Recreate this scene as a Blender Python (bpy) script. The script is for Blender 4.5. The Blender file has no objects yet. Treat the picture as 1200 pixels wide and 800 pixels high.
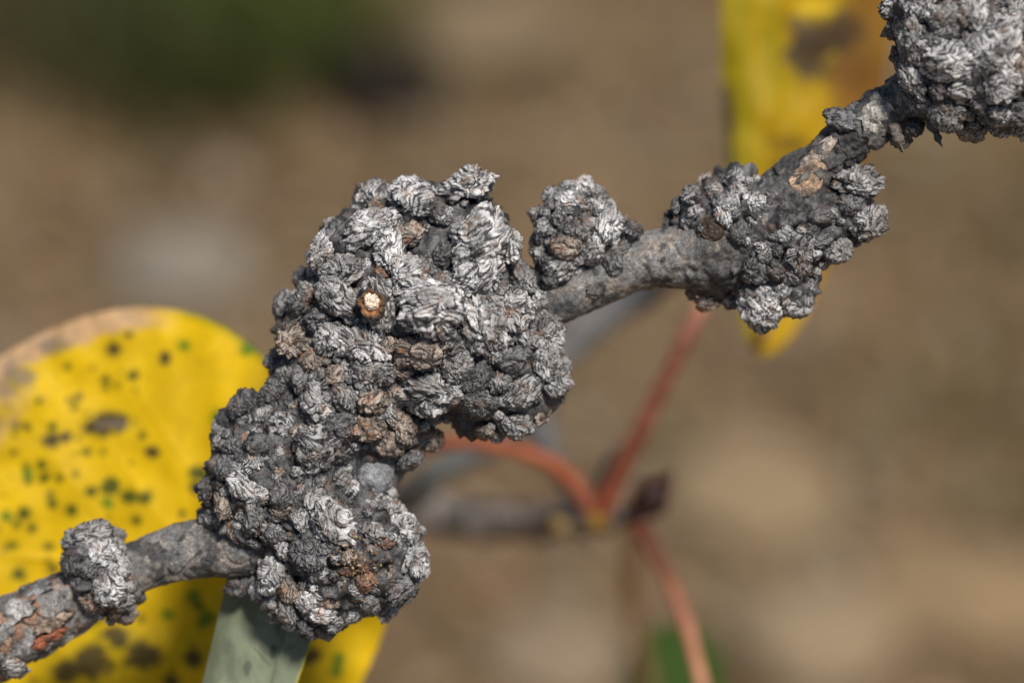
import bpy, math, random
import numpy as np
from mathutils import Matrix, Vector, Quaternion

# ------------------------------------------------------------------ camera, sky, sun, exposure
# one unit is a centimetre; local frame: x right, y away from the lens, z up in view
SC = bpy.context.scene
SC.unit_settings.scale_length = 0.01
COL = SC.collection
PITCH = math.radians(38)
DIST = 33.333
cp, sp = math.cos(PITCH), math.sin(PITCH)
R3 = np.array([[1, 0, 0], [0, cp, sp], [0, -sp, cp]], float)       # local -> world
def W(p):
    return np.asarray(p, float) @ R3.T
def P(px, py, y=0.0):
    k = (DIST + y) / DIST
    return np.array([(px - 600) / 100.0 * k, y, (400 - py) / 100.0 * k])
def S(r, y=0.0):
    return r / 100.0 * (DIST + y) / DIST

cam = bpy.data.cameras.new('camera')
cam.lens = 100; cam.sensor_width = 36; cam.clip_start = 0.5; cam.clip_end = 20000
cam.dof.use_dof = True
cam.dof.focus_distance = DIST - 0.88
APERTURE_CM = 1.05
cam.dof.aperture_fstop = (cam.lens * 1e-3) / APERTURE_CM
camo = bpy.data.objects.new('camera', cam); COL.objects.link(camo)
camo.location = Vector(W([0, -DIST, 0]))
camo.rotation_euler = (math.pi / 2 - PITCH, 0, 0)
SC.camera = camo

to_sun = W(np.array([0.23, -0.80, 0.47])); to_sun /= np.linalg.norm(to_sun)
elev = math.asin(to_sun[2]); azim = math.atan2(to_sun[0], to_sun[1])
world = bpy.data.worlds.new('World'); SC.world = world; world.use_nodes = True
nt = world.node_tree
sky = nt.nodes.new('ShaderNodeTexSky'); sky.sky_type = 'NISHITA'; sky.sun_disc = False
sky.sun_elevation = elev; sky.sun_rotation = azim
bg = nt.nodes['Background']; bg.inputs['Strength'].default_value = 0.065
nt.links.new(sky.outputs[0], bg.inputs[0])
sun = bpy.data.lights.new('sun', 'SUN'); sun.energy = 4.6; sun.angle = math.radians(11); sun.color = (1.0, 0.94, 0.86)
suno = bpy.data.objects.new('sun', sun); COL.objects.link(suno)
suno.rotation_euler = Vector(-to_sun).to_track_quat('-Z', 'Y').to_euler()
suno.location = Vector(to_sun * 60)
vs = SC.view_settings
vs.view_transform = 'Standard'; vs.look = 'None'; vs.exposure = 0.0; vs.gamma = 1.0; vs.use_curve_mapping = False

rng = np.random.default_rng(11)
random.seed(5)

# ------------------------------------------------------------------ helpers
_perm = np.random.default_rng(3).permutation(256)
_perm = np.concatenate([_perm, _perm, _perm])
_g = np.random.default_rng(4).normal(size=(256, 3)); _g /= np.linalg.norm(_g, axis=1)[:, None]
def pn(p, seed=0.0):
    p = np.asarray(p, float) + np.array([17.3, 5.1, 9.7]) * seed + 500.0
    i = np.floor(p).astype(int); f = p - i; i &= 255
    u = f * f * f * (f * (f * 6 - 15) + 10)
    out = 0
    for dx in (0, 1):
        wx = u[:, 0] if dx else 1 - u[:, 0]
        for dy in (0, 1):
            wy = u[:, 1] if dy else 1 - u[:, 1]
            for dz in (0, 1):
                wz = u[:, 2] if dz else 1 - u[:, 2]
                h = _perm[_perm[_perm[(i[:, 0] + dx) & 255] + ((i[:, 1] + dy) & 255)] + ((i[:, 2] + dz) & 255)]
                g = _g[h]
                out = out + wx * wy * wz * (g[:, 0] * (f[:, 0] - dx) + g[:, 1] * (f[:, 1] - dy) + g[:, 2] * (f[:, 2] - dz))
    return out * 1.6
def fbm(p, seed=0, oct=4):
    s = 0; a = 1
    for k in range(oct):
        s = s + a * pn(np.asarray(p) * 2 ** k, seed + k * 3.3); a *= .5
    return s
def sstep(a, b, x):
    t = np.clip((x - a) / (b - a), 0, 1); return t * t * (3 - 2 * t)

def mesh(name, verts, faces, mat=None, smooth=True, attrs=None, colors=None):
    me = bpy.data.meshes.new(name)
    verts = np.asarray(verts, np.float32); faces = np.asarray(faces, np.int32)
    n, k = faces.shape
    me.vertices.add(len(verts)); me.vertices.foreach_set('co', verts.ravel())
    me.loops.add(n * k); me.loops.foreach_set('vertex_index', faces.ravel())
    me.polygons.add(n)
    me.polygons.foreach_set('loop_start', np.arange(0, n * k, k, dtype=np.int32))
    me.polygons.foreach_set('use_smooth', np.full(n, smooth))
    for key, v in (attrs or {}).items():
        a = me.attributes.new(key, 'FLOAT', 'POINT'); a.data.foreach_set('value', np.asarray(v, np.float32))
    if colors is not None:
        a = me.attributes.new('tint', 'FLOAT_COLOR', 'POINT')
        c = np.ones((len(verts), 4), np.float32); c[:, :3] = colors
        a.data.foreach_set('color', c.ravel())
    me.update(calc_edges=True); me.validate()
    if mat: me.materials.append(mat)
    return me
def link(name, me, parent=None, loc=None):
    o = bpy.data.objects.new(name, me); COL.objects.link(o)
    if loc is not None: o.location = Vector(loc)
    if parent: o.parent = parent
    return o
def tag(o, label, cat=None, group=None, kind=None):
    if label: o['label'] = label
    if cat: o['category'] = cat
    if group: o['group'] = group
    if kind: o['kind'] = kind
    return o
def thing(name, label, cat, origin, group=None):
    o = bpy.data.objects.new(name, None); COL.objects.link(o); o.empty_display_size = .3
    o.location = Vector(origin)
    return tag(o, label, cat, group)
def catmull(pts, n):
    pts = np.asarray(pts, float)
    q = np.vstack([2 * pts[0] - pts[1], pts, 2 * pts[-1] - pts[-2]])
    t = np.linspace(0, len(pts) - 1 - 1e-9, n); i = t.astype(int); f = (t - i)[:, None]
    a, b, c, d = q[i], q[i + 1], q[i + 2], q[i + 3]
    return .5 * (2 * b + (c - a) * f + (2 * a - 5 * b + 4 * c - d) * f * f + (3 * b - a - 3 * c + d) * f ** 3)
def catmull_closed(pts, n):
    pts = np.asarray(pts, float); m = len(pts)
    t = np.linspace(0, m, n, endpoint=False); i = t.astype(int); f = (t - i)[:, None]
    a, b, c, d = pts[(i - 1) % m], pts[i % m], pts[(i + 1) % m], pts[(i + 2) % m]
    return .5 * (2 * b + (c - a) * f + (2 * a - 5 * b + 4 * c - d) * f * f + (3 * b - a - 3 * c + d) * f ** 3)
def grid_faces(n, m, wrap=True):
    i = np.arange(n - 1)[:, None]; j = np.arange(m if wrap else m - 1)[None, :]
    j2 = (j + 1) % m
    return np.stack([i * m + j, i * m + j2, (i + 1) * m + j2, (i + 1) * m + j], -1).reshape(-1, 4)
def frames(c):
    T = np.gradient(c, axis=0); T /= np.linalg.norm(T, axis=1)[:, None]
    N = np.array([0, -1, 0.0]) - T * (T @ np.array([0, -1, 0.0]))[:, None]
    N /= np.linalg.norm(N, axis=1)[:, None]
    return T, N, np.cross(N, T)
def tube(c, r, m, disp=None):
    """tube in the local frame: closed ends, returns verts, faces, angle array"""
    T, N, B = frames(c)
    a = np.linspace(0, 2 * np.pi, m, endpoint=False)
    d = N[:, None, :] * np.cos(a)[None, :, None] + B[:, None, :] * np.sin(a)[None, :, None]
    rr = np.repeat(r[:, None], m, 1)
    v = c[:, None, :] + d * rr[..., None]
    if disp is not None:
        v = v + d * disp(v.reshape(-1, 3), np.repeat(np.arange(len(c)), m), np.tile(a, len(c))).reshape(len(c), m, 1)
    f = grid_faces(len(c), m)
    vv = v.reshape(-1, 3)
    e = len(vv)
    vv = np.vstack([vv, c[:1], c[-1:]])
    j = np.arange(m); j2 = (j + 1) % m
    f = np.vstack([f, np.stack([np.full(m, e), j2, j, j], 1)[:, :4] * 1, ]) if False else f
    caps = np.vstack([np.stack([np.full(m, e), j2, j], 1), np.stack([np.full(m, e + 1), (len(c) - 1) * m + j, (len(c) - 1) * m + j2], 1)])
    tri = np.vstack([f[:, [0, 1, 2]], f[:, [0, 2, 3]], caps])
    return vv, tri

# ------------------------------------------------------------------ materials
def newmat(name):
    m = bpy.data.materials.new(name); m.use_nodes = True
    n = m.node_tree.nodes; l = m.node_tree.links
    return m, n, l, n['Principled BSDF']
def node(n, t, **kw):
    o = n.new(t)
    for k, v in kw.items(): setattr(o, k, v)
    return o
def ramp(n, stops):
    r = n.new('ShaderNodeValToRGB'); e = r.color_ramp.elements
    e[0].position, e[0].color = stops[0][0], (*stops[0][1], 1)
    e[1].position, e[1].color = stops[-1][0], (*stops[-1][1], 1)
    for p, c in stops[1:-1]:
        x = e.new(p); x.color = (*c, 1)
    return r
def mixc(n, l, fac, a, b, mode='MIX'):
    m = n.new('ShaderNodeMix'); m.data_type = 'RGBA'; m.blend_type = mode
    for sock, v in ((m.inputs[0], fac), (m.inputs[6], a), (m.inputs[7], b)):
        if hasattr(v, 'links'): l.new(v, sock)
        elif isinstance(v, (int, float)): sock.default_value = v
        else: sock.default_value = (*v, 1)
    return m.outputs[2]
def noise_tex(n, l, vec, scale, detail=3, rough=.55):
    t = n.new('ShaderNodeTexNoise'); t.inputs['Scale'].default_value = scale
    t.inputs['Detail'].default_value = detail; t.inputs['Roughness'].default_value = rough
    l.new(vec, t.inputs['Vector']); return t

def gall_material(name, dark, light, tan, speck, rust=.18, rough=.5):
    m, n, l, b = newmat(name)
    geo = n.new('ShaderNodeNewGeometry'); pos = geo.outputs['Position']
    att = node(n, 'ShaderNodeAttribute', attribute_name='fibre')
    mid = tuple((d * .55 + q * .45) for d, q in zip(dark, light))
    rp = ramp(n, [(.28, dark), (.48, mid), (.68, light)])
    fine = noise_tex(n, l, pos, 46, 4, .7)
    ma = node(n, 'ShaderNodeMath', operation='MULTIPLY_ADD'); l.new(fine.outputs[0], ma.inputs[0]); ma.inputs[1].default_value = 1.0; ma.inputs[2].default_value = -.5
    ad = node(n, 'ShaderNodeMath', operation='ADD'); l.new(att.outputs['Fac'], ad.inputs[0]); l.new(ma.outputs[0], ad.inputs[1])
    l.new(ad.outputs[0], rp.inputs[0])
    info = n.new('ShaderNodeObjectInfo')
    big = noise_tex(n, l, pos, 3.2, 3)
    rb = ramp(n, [(.36, (.42, .41, .40)), (.6, (1.12, 1.12, 1.12))]); l.new(big.outputs[0], rb.inputs[0])
    c = mixc(n, l, 1.0, rp.outputs[0], rb.outputs[0], 'MULTIPLY')
    # warm brown stain patches
    st = noise_tex(n, l, pos, 5.3, 5, .65)
    rs = ramp(n, [(.56, (0, 0, 0)), (.70, (1, 1, 1))]); l.new(st.outputs[0], rs.inputs[0])
    f = node(n, 'ShaderNodeMath', operation='MULTIPLY'); l.new(rs.outputs[0], f.inputs[0]); f.inputs[1].default_value = rust
    c = mixc(n, l, f.outputs[0], c, tan)
    # tiny pale and ochre grains
    vo = n.new('ShaderNodeTexVoronoi'); vo.inputs['Scale'].default_value = 30; l.new(pos, vo.inputs['Vector'])
    rv = ramp(n, [(.10, (1, 1, 1)), (.20, (0, 0, 0))]); l.new(vo.outputs['Distance'], rv.inputs[0])
    gate = noise_tex(n, l, pos, 9, 2); rg = ramp(n, [(.55, (0, 0, 0)), (.62, (1, 1, 1))]); l.new(gate.outputs[0], rg.inputs[0])
    fm = node(n, 'ShaderNodeMath', operation='MULTIPLY'); l.new(rv.outputs[0], fm.inputs[0]); l.new(rg.outputs[0], fm.inputs[1])
    f2 = node(n, 'ShaderNodeMath', operation='MULTIPLY'); l.new(fm.outputs[0], f2.inputs[0]); f2.inputs[1].default_value = .55
    c = mixc(n, l, f2.outputs[0], c, speck)
    l.new(c, b.inputs['Base Color'])
    b.inputs['Roughness'].default_value = rough
    b.inputs['Specular IOR Level'].default_value = .55
    bu = n.new('ShaderNodeBump'); bu.inputs['Strength'].default_value = .8; bu.inputs['Distance'].default_value = .014
    l.new(fine.outputs[0], bu.inputs['Height']); l.new(bu.outputs[0], b.inputs['Normal'])
    return m
TAN = (.20, .095, .045); SPK = (.42, .30, .17)
GM = {
 'p': gall_material('pale_gall_crust', (.040, .040, .042), (.66, .65, .645), (.36, .19, .10), SPK, .5, .45),
 'm': gall_material('grey_gall_crust', (.028, .028, .029), (.44, .43, .425), TAN, SPK, .6, .45),
 'd': gall_material('charcoal_gall_crust', (.018, .018, .020), (.19, .187, .19), TAN, SPK, .5, .42),
 'b': gall_material('brown_gall_crust', (.036, .028, .023), (.40, .335, .28), (.32, .13, .055), (.5, .36, .22), .8, .5),
 'r': gall_material('rusty_gall_crust', (.045, .026, .018), (.26, .15, .10), (.36, .075, .04), (.5, .33, .16), .9, .55),
}
def tint_material(name, scale=30, bump=.01, rough=.6, var=.35, transl=0, spec=.4, strength=.6):
    m, n, l, b = newmat(name)
    att = node(n, 'ShaderNodeAttribute', attribute_name='tint')
    geo = n.new('ShaderNodeNewGeometry')
    t = noise_tex(n, l, geo.outputs['Position'], scale, 4, .6)
    rp = ramp(n, [(.25, (1 - var,) * 3), (.75, (1 + var,) * 3)]); l.new(t.outputs[0], rp.inputs[0])
    c = mixc(n, l, 1.0, att.outputs['Color'], rp.outputs[0], 'MULTIPLY')
    l.new(c, b.inputs['Base Color']); b.inputs['Roughness'].default_value = rough
    b.inputs['Specular IOR Level'].default_value = spec
    bu = n.new('ShaderNodeBump'); bu.inputs['Strength'].default_value = strength; bu.inputs['Distance'].default_value = bump
    l.new(t.outputs[0], bu.inputs['Height']); l.new(bu.outputs[0], b.inputs['Normal'])
    if transl:
        tr = n.new('ShaderNodeBsdfTranslucent'); l.new(c, tr.inputs[0])
        mx = n.new('ShaderNodeMixShader'); mx.inputs[0].default_value = transl
        l.new(b.outputs[0], mx.inputs[1]); l.new(tr.outputs[0], mx.inputs[2])
        l.new(mx.outputs[0], n['Material Output'].inputs[0])
    return m
def plain(name, col, scale=8, var=.35, rough=.7, bump=.02):
    m, n, l, b = newmat(name)
    geo = n.new('ShaderNodeNewGeometry')
    t = noise_tex(n, l, geo.outputs['Position'], scale, 5, .6)
    rp = ramp(n, [(.3, tuple(x * (1 - var) for x in col)), (.7, tuple(min(1, x * (1 + var)) for x in col))])
    l.new(t.outputs[0], rp.inputs[0]); l.new(rp.outputs[0], b.inputs['Base Color'])
    b.inputs['Roughness'].default_value = .95; b.inputs['Specular IOR Level'].default_value = .12
    bu = n.new('ShaderNodeBump'); bu.inputs['Strength'].default_value = .5; bu.inputs['Distance'].default_value = bump
    l.new(t.outputs[0], bu.inputs['Height']); l.new(bu.outputs[0], b.inputs['Normal'])
    return m
def bark_material():
    m, n, l, b = newmat('twig_bark')
    att = node(n, 'ShaderNodeAttribute', attribute_name='tint'); pos = n.new('ShaderNodeNewGeometry').outputs['Position']
    t1 = noise_tex(n, l, pos, 55, 4, .7); t2 = noise_tex(n, l, pos, 17, 5, .7)
    r1 = ramp(n, [(.32, (.35,) * 3), (.5, (.95,) * 3), (.68, (1.75,) * 3)]); l.new(t1.outputs[0], r1.inputs[0])
    r2 = ramp(n, [(.34, (.5, .5, .51)), (.64, (1.35, 1.33, 1.3))]); l.new(t2.outputs[0], r2.inputs[0])
    c = mixc(n, l, 1.0, mixc(n, l, 1.0, att.outputs['Color'], r1.outputs[0], 'MULTIPLY'), r2.outputs[0], 'MULTIPLY')
    l.new(c, b.inputs['Base Color']); b.inputs['Roughness'].default_value = .6; b.inputs['Specular IOR Level'].default_value = .4
    b1 = n.new('ShaderNodeBump'); b1.inputs['Strength'].default_value = .8; b1.inputs['Distance'].default_value = .012; l.new(t1.outputs[0], b1.inputs['Height'])
    b2 = n.new('ShaderNodeBump'); b2.inputs['Strength'].default_value = .8; b2.inputs['Distance'].default_value = .03; l.new(t2.outputs[0], b2.inputs['Height'])
    l.new(b2.outputs[0], b1.inputs['Normal']); l.new(b1.outputs[0], b.inputs['Normal'])
    return m
BARK = bark_material()
LEAF = tint_material('leaf_blade', 7, .01, .6, .10, .18, .2, .3)
PETI = tint_material('petiole_skin', 6, .01, .45, .15, 0, .4, .3)

# ------------------------------------------------------------------ ground and what lies on it
GZ = W([0, 130, 0])[2]
def ground_at(px, py):
    o = W([0, -DIST, 0]); d = W(P(px, py, 0)) - o
    t = (GZ - o[2]) / d[2]
    return o + d * t
def build_ground():
    n = 221
    t = np.linspace(-1, 1, n); s = np.sign(t) * (np.abs(t) * 60 + np.abs(t) ** 7 * 6000)
    c = ground_at(600, 400)
    X, Y = np.meshgrid(s + c[0], s + c[1], indexing='ij')
    q = np.stack([X.ravel(), Y.ravel(), np.zeros(n * n)], 1)
    near = np.exp(-((q[:, 0] - c[0]) ** 2 + (q[:, 1] - c[1]) ** 2) / 120 ** 2)
    q[:, 2] = GZ - .5 + near * .5 * fbm(q * .18, 2, 4)
    m, nn, l, b = newmat('dry_soil')
    geo = nn.new('ShaderNodeNewGeometry')
    t1 = noise_tex(nn, l, geo.outputs['Position'], .11, 4, .6)
    r1 = ramp(nn, [(.30, (.10, .066, .030)), (.46, (.175, .113, .055)), (.60, (.235, .158, .082)), (.72, (.28, .20, .115))])
    l.new(t1.outputs[0], r1.inputs[0])
    t2 = noise_tex(nn, l, geo.outputs['Position'], 2.5, 5, .7)
    r2 = ramp(nn, [(.3, (.6, .58, .55)), (.7, (1.3, 1.3, 1.3))]); l.new(t2.outputs[0], r2.inputs[0])
    l.new(mixc(nn, l, 1.0, r1.outputs[0], r2.outputs[0], 'MULTIPLY'), b.inputs['Base Color'])
    b.inputs['Roughness'].default_value = .95; b.inputs['Specular IOR Level'].default_value = .2
    bu = nn.new('ShaderNodeBump'); bu.inputs['Distance'].default_value = .3; l.new(t2.outputs[0], bu.inputs['Height']); l.new(bu.outputs[0], b.inputs['Normal'])
    o = link('ground', mesh('ground', q, grid_faces(n, n, False), m)); o['kind'] = 'structure'
build_ground()

def litter():
    g = np.random.default_rng(21); c = ground_at(600, 400)
    N = 9000
    vs_, fs_, cs_ = [], [], []
    pal = np.array([[.23, .155, .09], [.30, .22, .14], [.15, .095, .055], [.26, .15, .08], [.34, .28, .20], [.11, .075, .045], [.17, .14, .07]])
    for i in range(N):
        x = c[0] + g.normal() * 34; y = c[1] + g.normal() * 40
        L = g.uniform(.5, 2.2); wd = L * g.uniform(.18, .6); a = g.uniform(0, 6.28)
        tilt = g.normal() * .25; curl = g.uniform(-.3, .5) * L
        u = np.array([[-.5, 0], [-.2, .42], [.2, .40], [.5, 0], [.2, -.42], [-.2, -.40], [0, 0]]) * [L, wd]
        z = curl * (np.abs(u[:, 1]) / max(wd, .01)) ** 2 + tilt * u[:, 0]
        X = x + u[:, 0] * math.cos(a) - u[:, 1] * math.sin(a); Y = y + u[:, 0] * math.sin(a) + u[:, 1] * math.cos(a)
        k = len(vs_) * 7
        vs_.append(np.stack([X, Y, GZ + g.uniform(-.1, .35) + z], 1))
        fs_.append(np.array([[k + q, k + (q + 1) % 6, k + 6] for q in range(6)]))
        cs_.append(np.repeat((pal[g.integers(len(pal))] * g.uniform(.6, 1.15))[None], 7, 0))
    m = tint_material('dead_leaf_litter', 3, .02, .8, .25)
    o = link('leaf_litter', mesh('leaf_litter', np.vstack(vs_), np.vstack(fs_), m, True, None, np.vstack(cs_)))
    tag(o, 'brown dead leaf fragments and chips strewn over the soil', 'leaf litter', None, 'stuff')
litter()

def ico(sub):
    import bmesh
    bm = bmesh.new(); bmesh.ops.create_icosphere(bm, subdivisions=sub, radius=1)
    v = np.array([x.co[:] for x in bm.verts]); f = np.array([[q.index for q in p.verts] for p in bm.faces]); bm.free()
    return v / np.linalg.norm(v, axis=1)[:, None], f
ICO = {k: ico(k) for k in (3, 4, 5, 6)}
def stone(px, py, rad, col, label, seed, flat=.45, name='stone'):
    v, f = ICO[4]
    q = v * (1 + .22 * fbm(v * 1.2, seed, 3))[:, None] * np.array([rad, rad * .85, rad * flat])
    q[:, 2] = np.maximum(q[:, 2], -rad * .15)
    o = link(name, mesh(name, q, f, plain('weathered_stone', col, 1.6, .2)), None, ground_at(px, py) + [0, 0, rad * .1])
    tag(o, label, 'stone')
stone(215, 318, 4.2, (.20, .175, .14), 'pale grey stone on the soil above the spotted yellow leaf', 1)
stone(885, 585, 5.0, (.235, .17, .10), 'broad tan stone on the soil right of the red stems', 2, .3)
stone(958, 748, 4.2, (.25, .185, .115), 'small buff stone below the broad tan stone', 3, .35)
stone(1130, 700, 5.0, (.23, .16, .09), 'wide sandy stone lying beside the small buff stone', 4, .25)
stone(1110, 60, 5.0, (.195, .14, .08), 'low tan stone on the soil behind the corner gall', 5, .3)
stone(560, 45, 5.5, (.17, .125, .075), 'dull brown stone beside the dark clod', 6, .3)
stone(650, 775, 3.6, (.22, .165, .11), 'pale pebble under the blurred red stems', 7, .3)
stone(445, 108, 4.2, (.02, .015, .012), 'dark blackish clod of soil beside the green grass tuft', 8, .7, 'clod')

def tuft(px, py, nbl, hgt, spread, col, label, seed):
    g = np.random.default_rng(seed); c0 = ground_at(px, py)
    root = thing('grass_tuft', label, 'grass', c0, 'tufts of grass on the soil')
    V, F, C = [], [], []
    k = 0
    for i in range(nbl):
        a = g.uniform(0, 6.28); L = hgt * g.uniform(.6, 1.1); lean = g.uniform(.2, .9); w = g.uniform(.12, .25)
        b0 = np.array([g.normal() * spread, g.normal() * spread, -.3])
        t = np.linspace(0, 1, 6)
        cx = b0[None] + np.stack([np.cos(a) * lean * L * t ** 1.8, np.sin(a) * lean * L * t ** 1.8, L * t * (1 - .25 * t)], 1)
        sd = np.array([-np.sin(a), np.cos(a), 0]) * w
        wid = (1 - t ** 2)[:, None] + .03
        fold = np.array([0, 0, .06])
        v = np.stack([cx - sd * wid, cx - fold, cx + sd * wid], 1).reshape(-1, 3)
        V.append(v); F.append(grid_faces(6, 3, False) + k); k += 18
        C.append(np.repeat((np.array(col) * g.uniform(.6, 1.3))[None], 18, 0))
    bl = link('blades', mesh('grass_blades', np.vstack(V), np.vstack(F), GRASS, True, None, np.vstack(C)), root); bl['kind'] = 'stuff'
GRASS = tint_material('grass_blade', 2, .01, .6, .2, .2)
tuft(235, 70, 420, 8, 5.6, (.060, .062, .012), 'olive green grass tuft growing beside the dark clod', 1)
tuft(320, 50, 380, 9, 3.8, (.075, .105, .010), 'brighter green grass tuft behind the dark clod', 2)
tuft(95, 25, 360, 7, 6.5, (.055, .052, .016), 'dull dark olive grass tuft far from the twig', 3)
tuft(1165, 490, 130, 3, 4.5, (.11, .10, .03), 'sparse yellowish grass tuft on the soil beyond the tan stones', 4)
tuft(1175, 250, 140, 3, 4.5, (.10, .09, .025), 'thin dry olive grass tuft below the corner gall', 5)

# ------------------------------------------------------------------ lobes: fibrous crumpled nodules
def lobe_mesh(seed, sub, style, size):
    g = np.random.default_rng(900 + seed)
    v, f = ICO[sub]
    keep = v[:, 2] > (-.93 if size == 'big' else -.75)
    fk = keep[f].all(1); f = f[fk]
    used = np.unique(f); mp = -np.ones(len(v), int); mp[used] = np.arange(len(used)); v = v[used]; f = mp[f]
    kv = g.normal(size=(7, 3)) * 1.5; dl = g.uniform(0, 6.28, 7); am = g.uniform(.5, 1, 7) / 7 ** .5
    poles = g.normal(size=(4, 3)); poles[:, 2] = np.abs(poles[:, 2]) * .8 + .1; poles /= np.linalg.norm(poles, axis=1)[:, None]
    pole = poles[0]
    wf = {'fan': (.55, 1.2, 0), 'rosette': (.7, .5, .8), 'gyri': (1.2, .25, .1), 'mix': (.8, .6, .3), 'rough': (1, .3, .2), 'plate': (.6, .9, .2)}[style]
    def fld(q):
        ph = q @ kv.T + dl
        gr = -(np.sin(ph) * am) @ kv
        t = np.cross(q, gr) * wf[0] / 1.2
        ws = np.exp(5 * (q @ poles.T)); ws /= ws.sum(1)[:, None]
        for i in range(4):
            mer = poles[i] - q * (q @ poles[i])[:, None]; lat = np.cross(q, np.broadcast_to(poles[i], q.shape))
            t = t + ws[:, i:i + 1] * (mer * wf[1] + lat * wf[2] * (1 if i % 2 else -1)) / (np.linalg.norm(mer, axis=1)[:, None] + .2)
        return t / (np.linalg.norm(t, axis=1)[:, None] + 1e-6)
    F1, amp, steps, hh = {'big': (11.5, .045, 8, .04), 'mid': (8.0, .058, 7, .05), 'small': (5.5, .075, 6, .07)}[size]
    def lic(fr, sd, steps, h):
        acc = pn(v * fr, sd)
        for sg in (1, -1):
            q = v.copy()
            for k in range(steps):
                q = q + sg * h * fld(q); q /= np.linalg.norm(q, axis=1)[:, None]
                acc = acc + pn(q * fr, sd) * (1 - k / (steps + 1))
        return acc / acc.std()
    A = lic(F1, seed * 1.7 + 1, steps, hh)
    B = lic(F1 * 1.1, seed * 2.3 + 40, steps, hh)
    phi = np.cos(v @ kv.T + dl) @ am
    w = v + .22 * np.stack([pn(v * 2, seed + 5), pn(v * 2, seed + 6), pn(v * 2, seed + 7)], 1)
    fold = np.minimum(np.abs(phi) * 1.6, .6)
    bl = np.minimum(np.abs(pn(w * 1.9, seed + 11)), .45)
    bl2 = np.minimum(np.abs(pn(w * 4.2, seed + 13)), .4)
    fib = np.minimum(np.abs(A) ** .8, 1.4)
    dent = np.exp(-((1 - v @ pole) / .06)) * (.16 if style in ('fan', 'rosette') else .05)
    r = .80 + .20 * pn(v * 1.4, seed) + .24 * fold + .34 * bl + .22 * bl2 + amp * (fib - .7) - dent
    if style == 'rough':
        r = r - amp * .75 * (fib - .7) + .10 * np.abs(pn(w * 5.5, seed + 15)) + .07 * np.abs(pn(w * 11, seed + 16)) + .03 * pn(w * 22, seed + 17)
        B = .45 * B + 1.3 * pn(v * 9, seed + 18) + .9 * pn(v * 20, seed + 19)
    if style == 'plate':
        st = pn(w * 1.7, seed + 15) * 3.2 + A * .10; fr = st - np.floor(st)
        r = r - amp * .35 * (fib - .7) + .11 * (np.floor(st) + sstep(.7, 1.0, fr))
    r = r + .035 * pn(v * 9, seed + 2) + .028 * pn(v * 17, seed + 3) + .014 * pn(v * 33, seed + 4)
    q = v * r[:, None] * np.array([1, 1, .85])
    q[:, 0] += .12 * pn(v * 2.5, seed + 21); q[:, 1] += .12 * pn(v * 2.5, seed + 22)
    q /= np.percentile(np.linalg.norm(q[:, :2], axis=1), 97)
    fibre = np.clip(.5 + .20 * B + .12 * pn(v * 4, seed + 31), 0, 1)
    return mesh('gall_lobe', q, f, None, True, {'fibre': fibre})
STY = ['fan', 'rough', 'gyri', 'plate', 'mix', 'fan', 'rough', 'rosette']
LIB = {'big': [lobe_mesh(i, 6, STY[i % 8], 'big') for i in range(12)],
       'mid': [lobe_mesh(50 + i, 5, STY[i % 8], 'mid') for i in range(16)],
       'small': [lobe_mesh(80 + i, 5, STY[i % 8], 'small') for i in range(16)]}
def mesh_arrays(me):
    v = np.empty(len(me.vertices) * 3, np.float32); me.vertices.foreach_get('co', v)
    f = np.empty(len(me.polygons) * 3, np.int32); me.polygons.foreach_get('vertices', f)
    a = np.empty(len(me.vertices), np.float32); me.attributes['fibre'].data.foreach_get('value', a)
    return v.reshape(-1, 3).astype(float), f.reshape(-1, 3), a
TINY = [mesh_arrays(lobe_mesh(120 + i, 4, STY[i % 8], 'small')) for i in range(10)]
for _l in LIB.values():
    for _m in _l: _m.materials.append(GM['m'])
# alike lobes share their mesh and carry their own material

# ------------------------------------------------------------------ the gall-bearing twig
CTRL = [(-70, 795, .5, 40), (0, 745, .4, 41), (60, 716, .35, 37), (110, 690, .3, 32), (160, 664, .25, 30), (200, 650, .2, 33), (240, 643, .15, 36),
        (290, 634, .1, 38), (360, 600, 0, 40), (430, 545, .15, 40), (495, 450, .3, 40), (580, 392, .2, 36), (650, 352, .1, 31), (700, 330, .05, 29), (745, 306, .0, 34),
        (800, 300, -.05, 38), (860, 285, -.1, 46), (910, 250, -.15, 44), (945, 212, -.2, 31), (985, 172, -.3, 25), (1030, 135, -.45, 24),
        (1075, 108, -.6, 27), (1130, 70, -.8, 32), (1200, 20, -1.1, 30), (1290, -50, -1.4, 30)]
cc = np.array([[*P(a, b, y), S(r, y)] for a, b, y, r in CTRL])
NS, NM = 1100, 128
sc_ = catmull(cc, NS); twc, twr = sc_[:, :3], sc_[:, 3]
twpx = np.stack([600 + twc[:, 0] * 100 * DIST / (DIST + twc[:, 1]), 400 - twc[:, 2] * 100 * DIST / (DIST + twc[:, 1])], 1)
def bark_disp(v, si, a):
    px = twpx[si, 0]
    st = np.stack([si / NS * 40, np.cos(a) * 1.5, np.sin(a) * 1.5], 1)
    d = .04 * pn(v * 1.3, 1) + .014 * pn(v * 4.5, 2) + .010 * pn(v * 14, 3)
    d -= .022 * sstep(.10, .0, np.abs(pn(v * 2.6, 5))) * sstep(-.1, .2, pn(v * 1.1, 6))
    rough = sstep(150, 60, px) + sstep(900, 950, px)
    plate = pn(st * [1.2, 1.3, 1.3] + 3, 7)
    d += rough * (.045 * sstep(-.05, .03, plate) + .035 * np.abs(pn(v * 5, 8)))
    d += sstep(770, 840, px) * sstep(960, 900, px) * (.12 * np.abs(pn(v * 3.2, 9)) + .05 * np.abs(pn(v * 9, 10)))
    return d
tv, tf = tube(twc, twr, NM, bark_disp)
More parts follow.
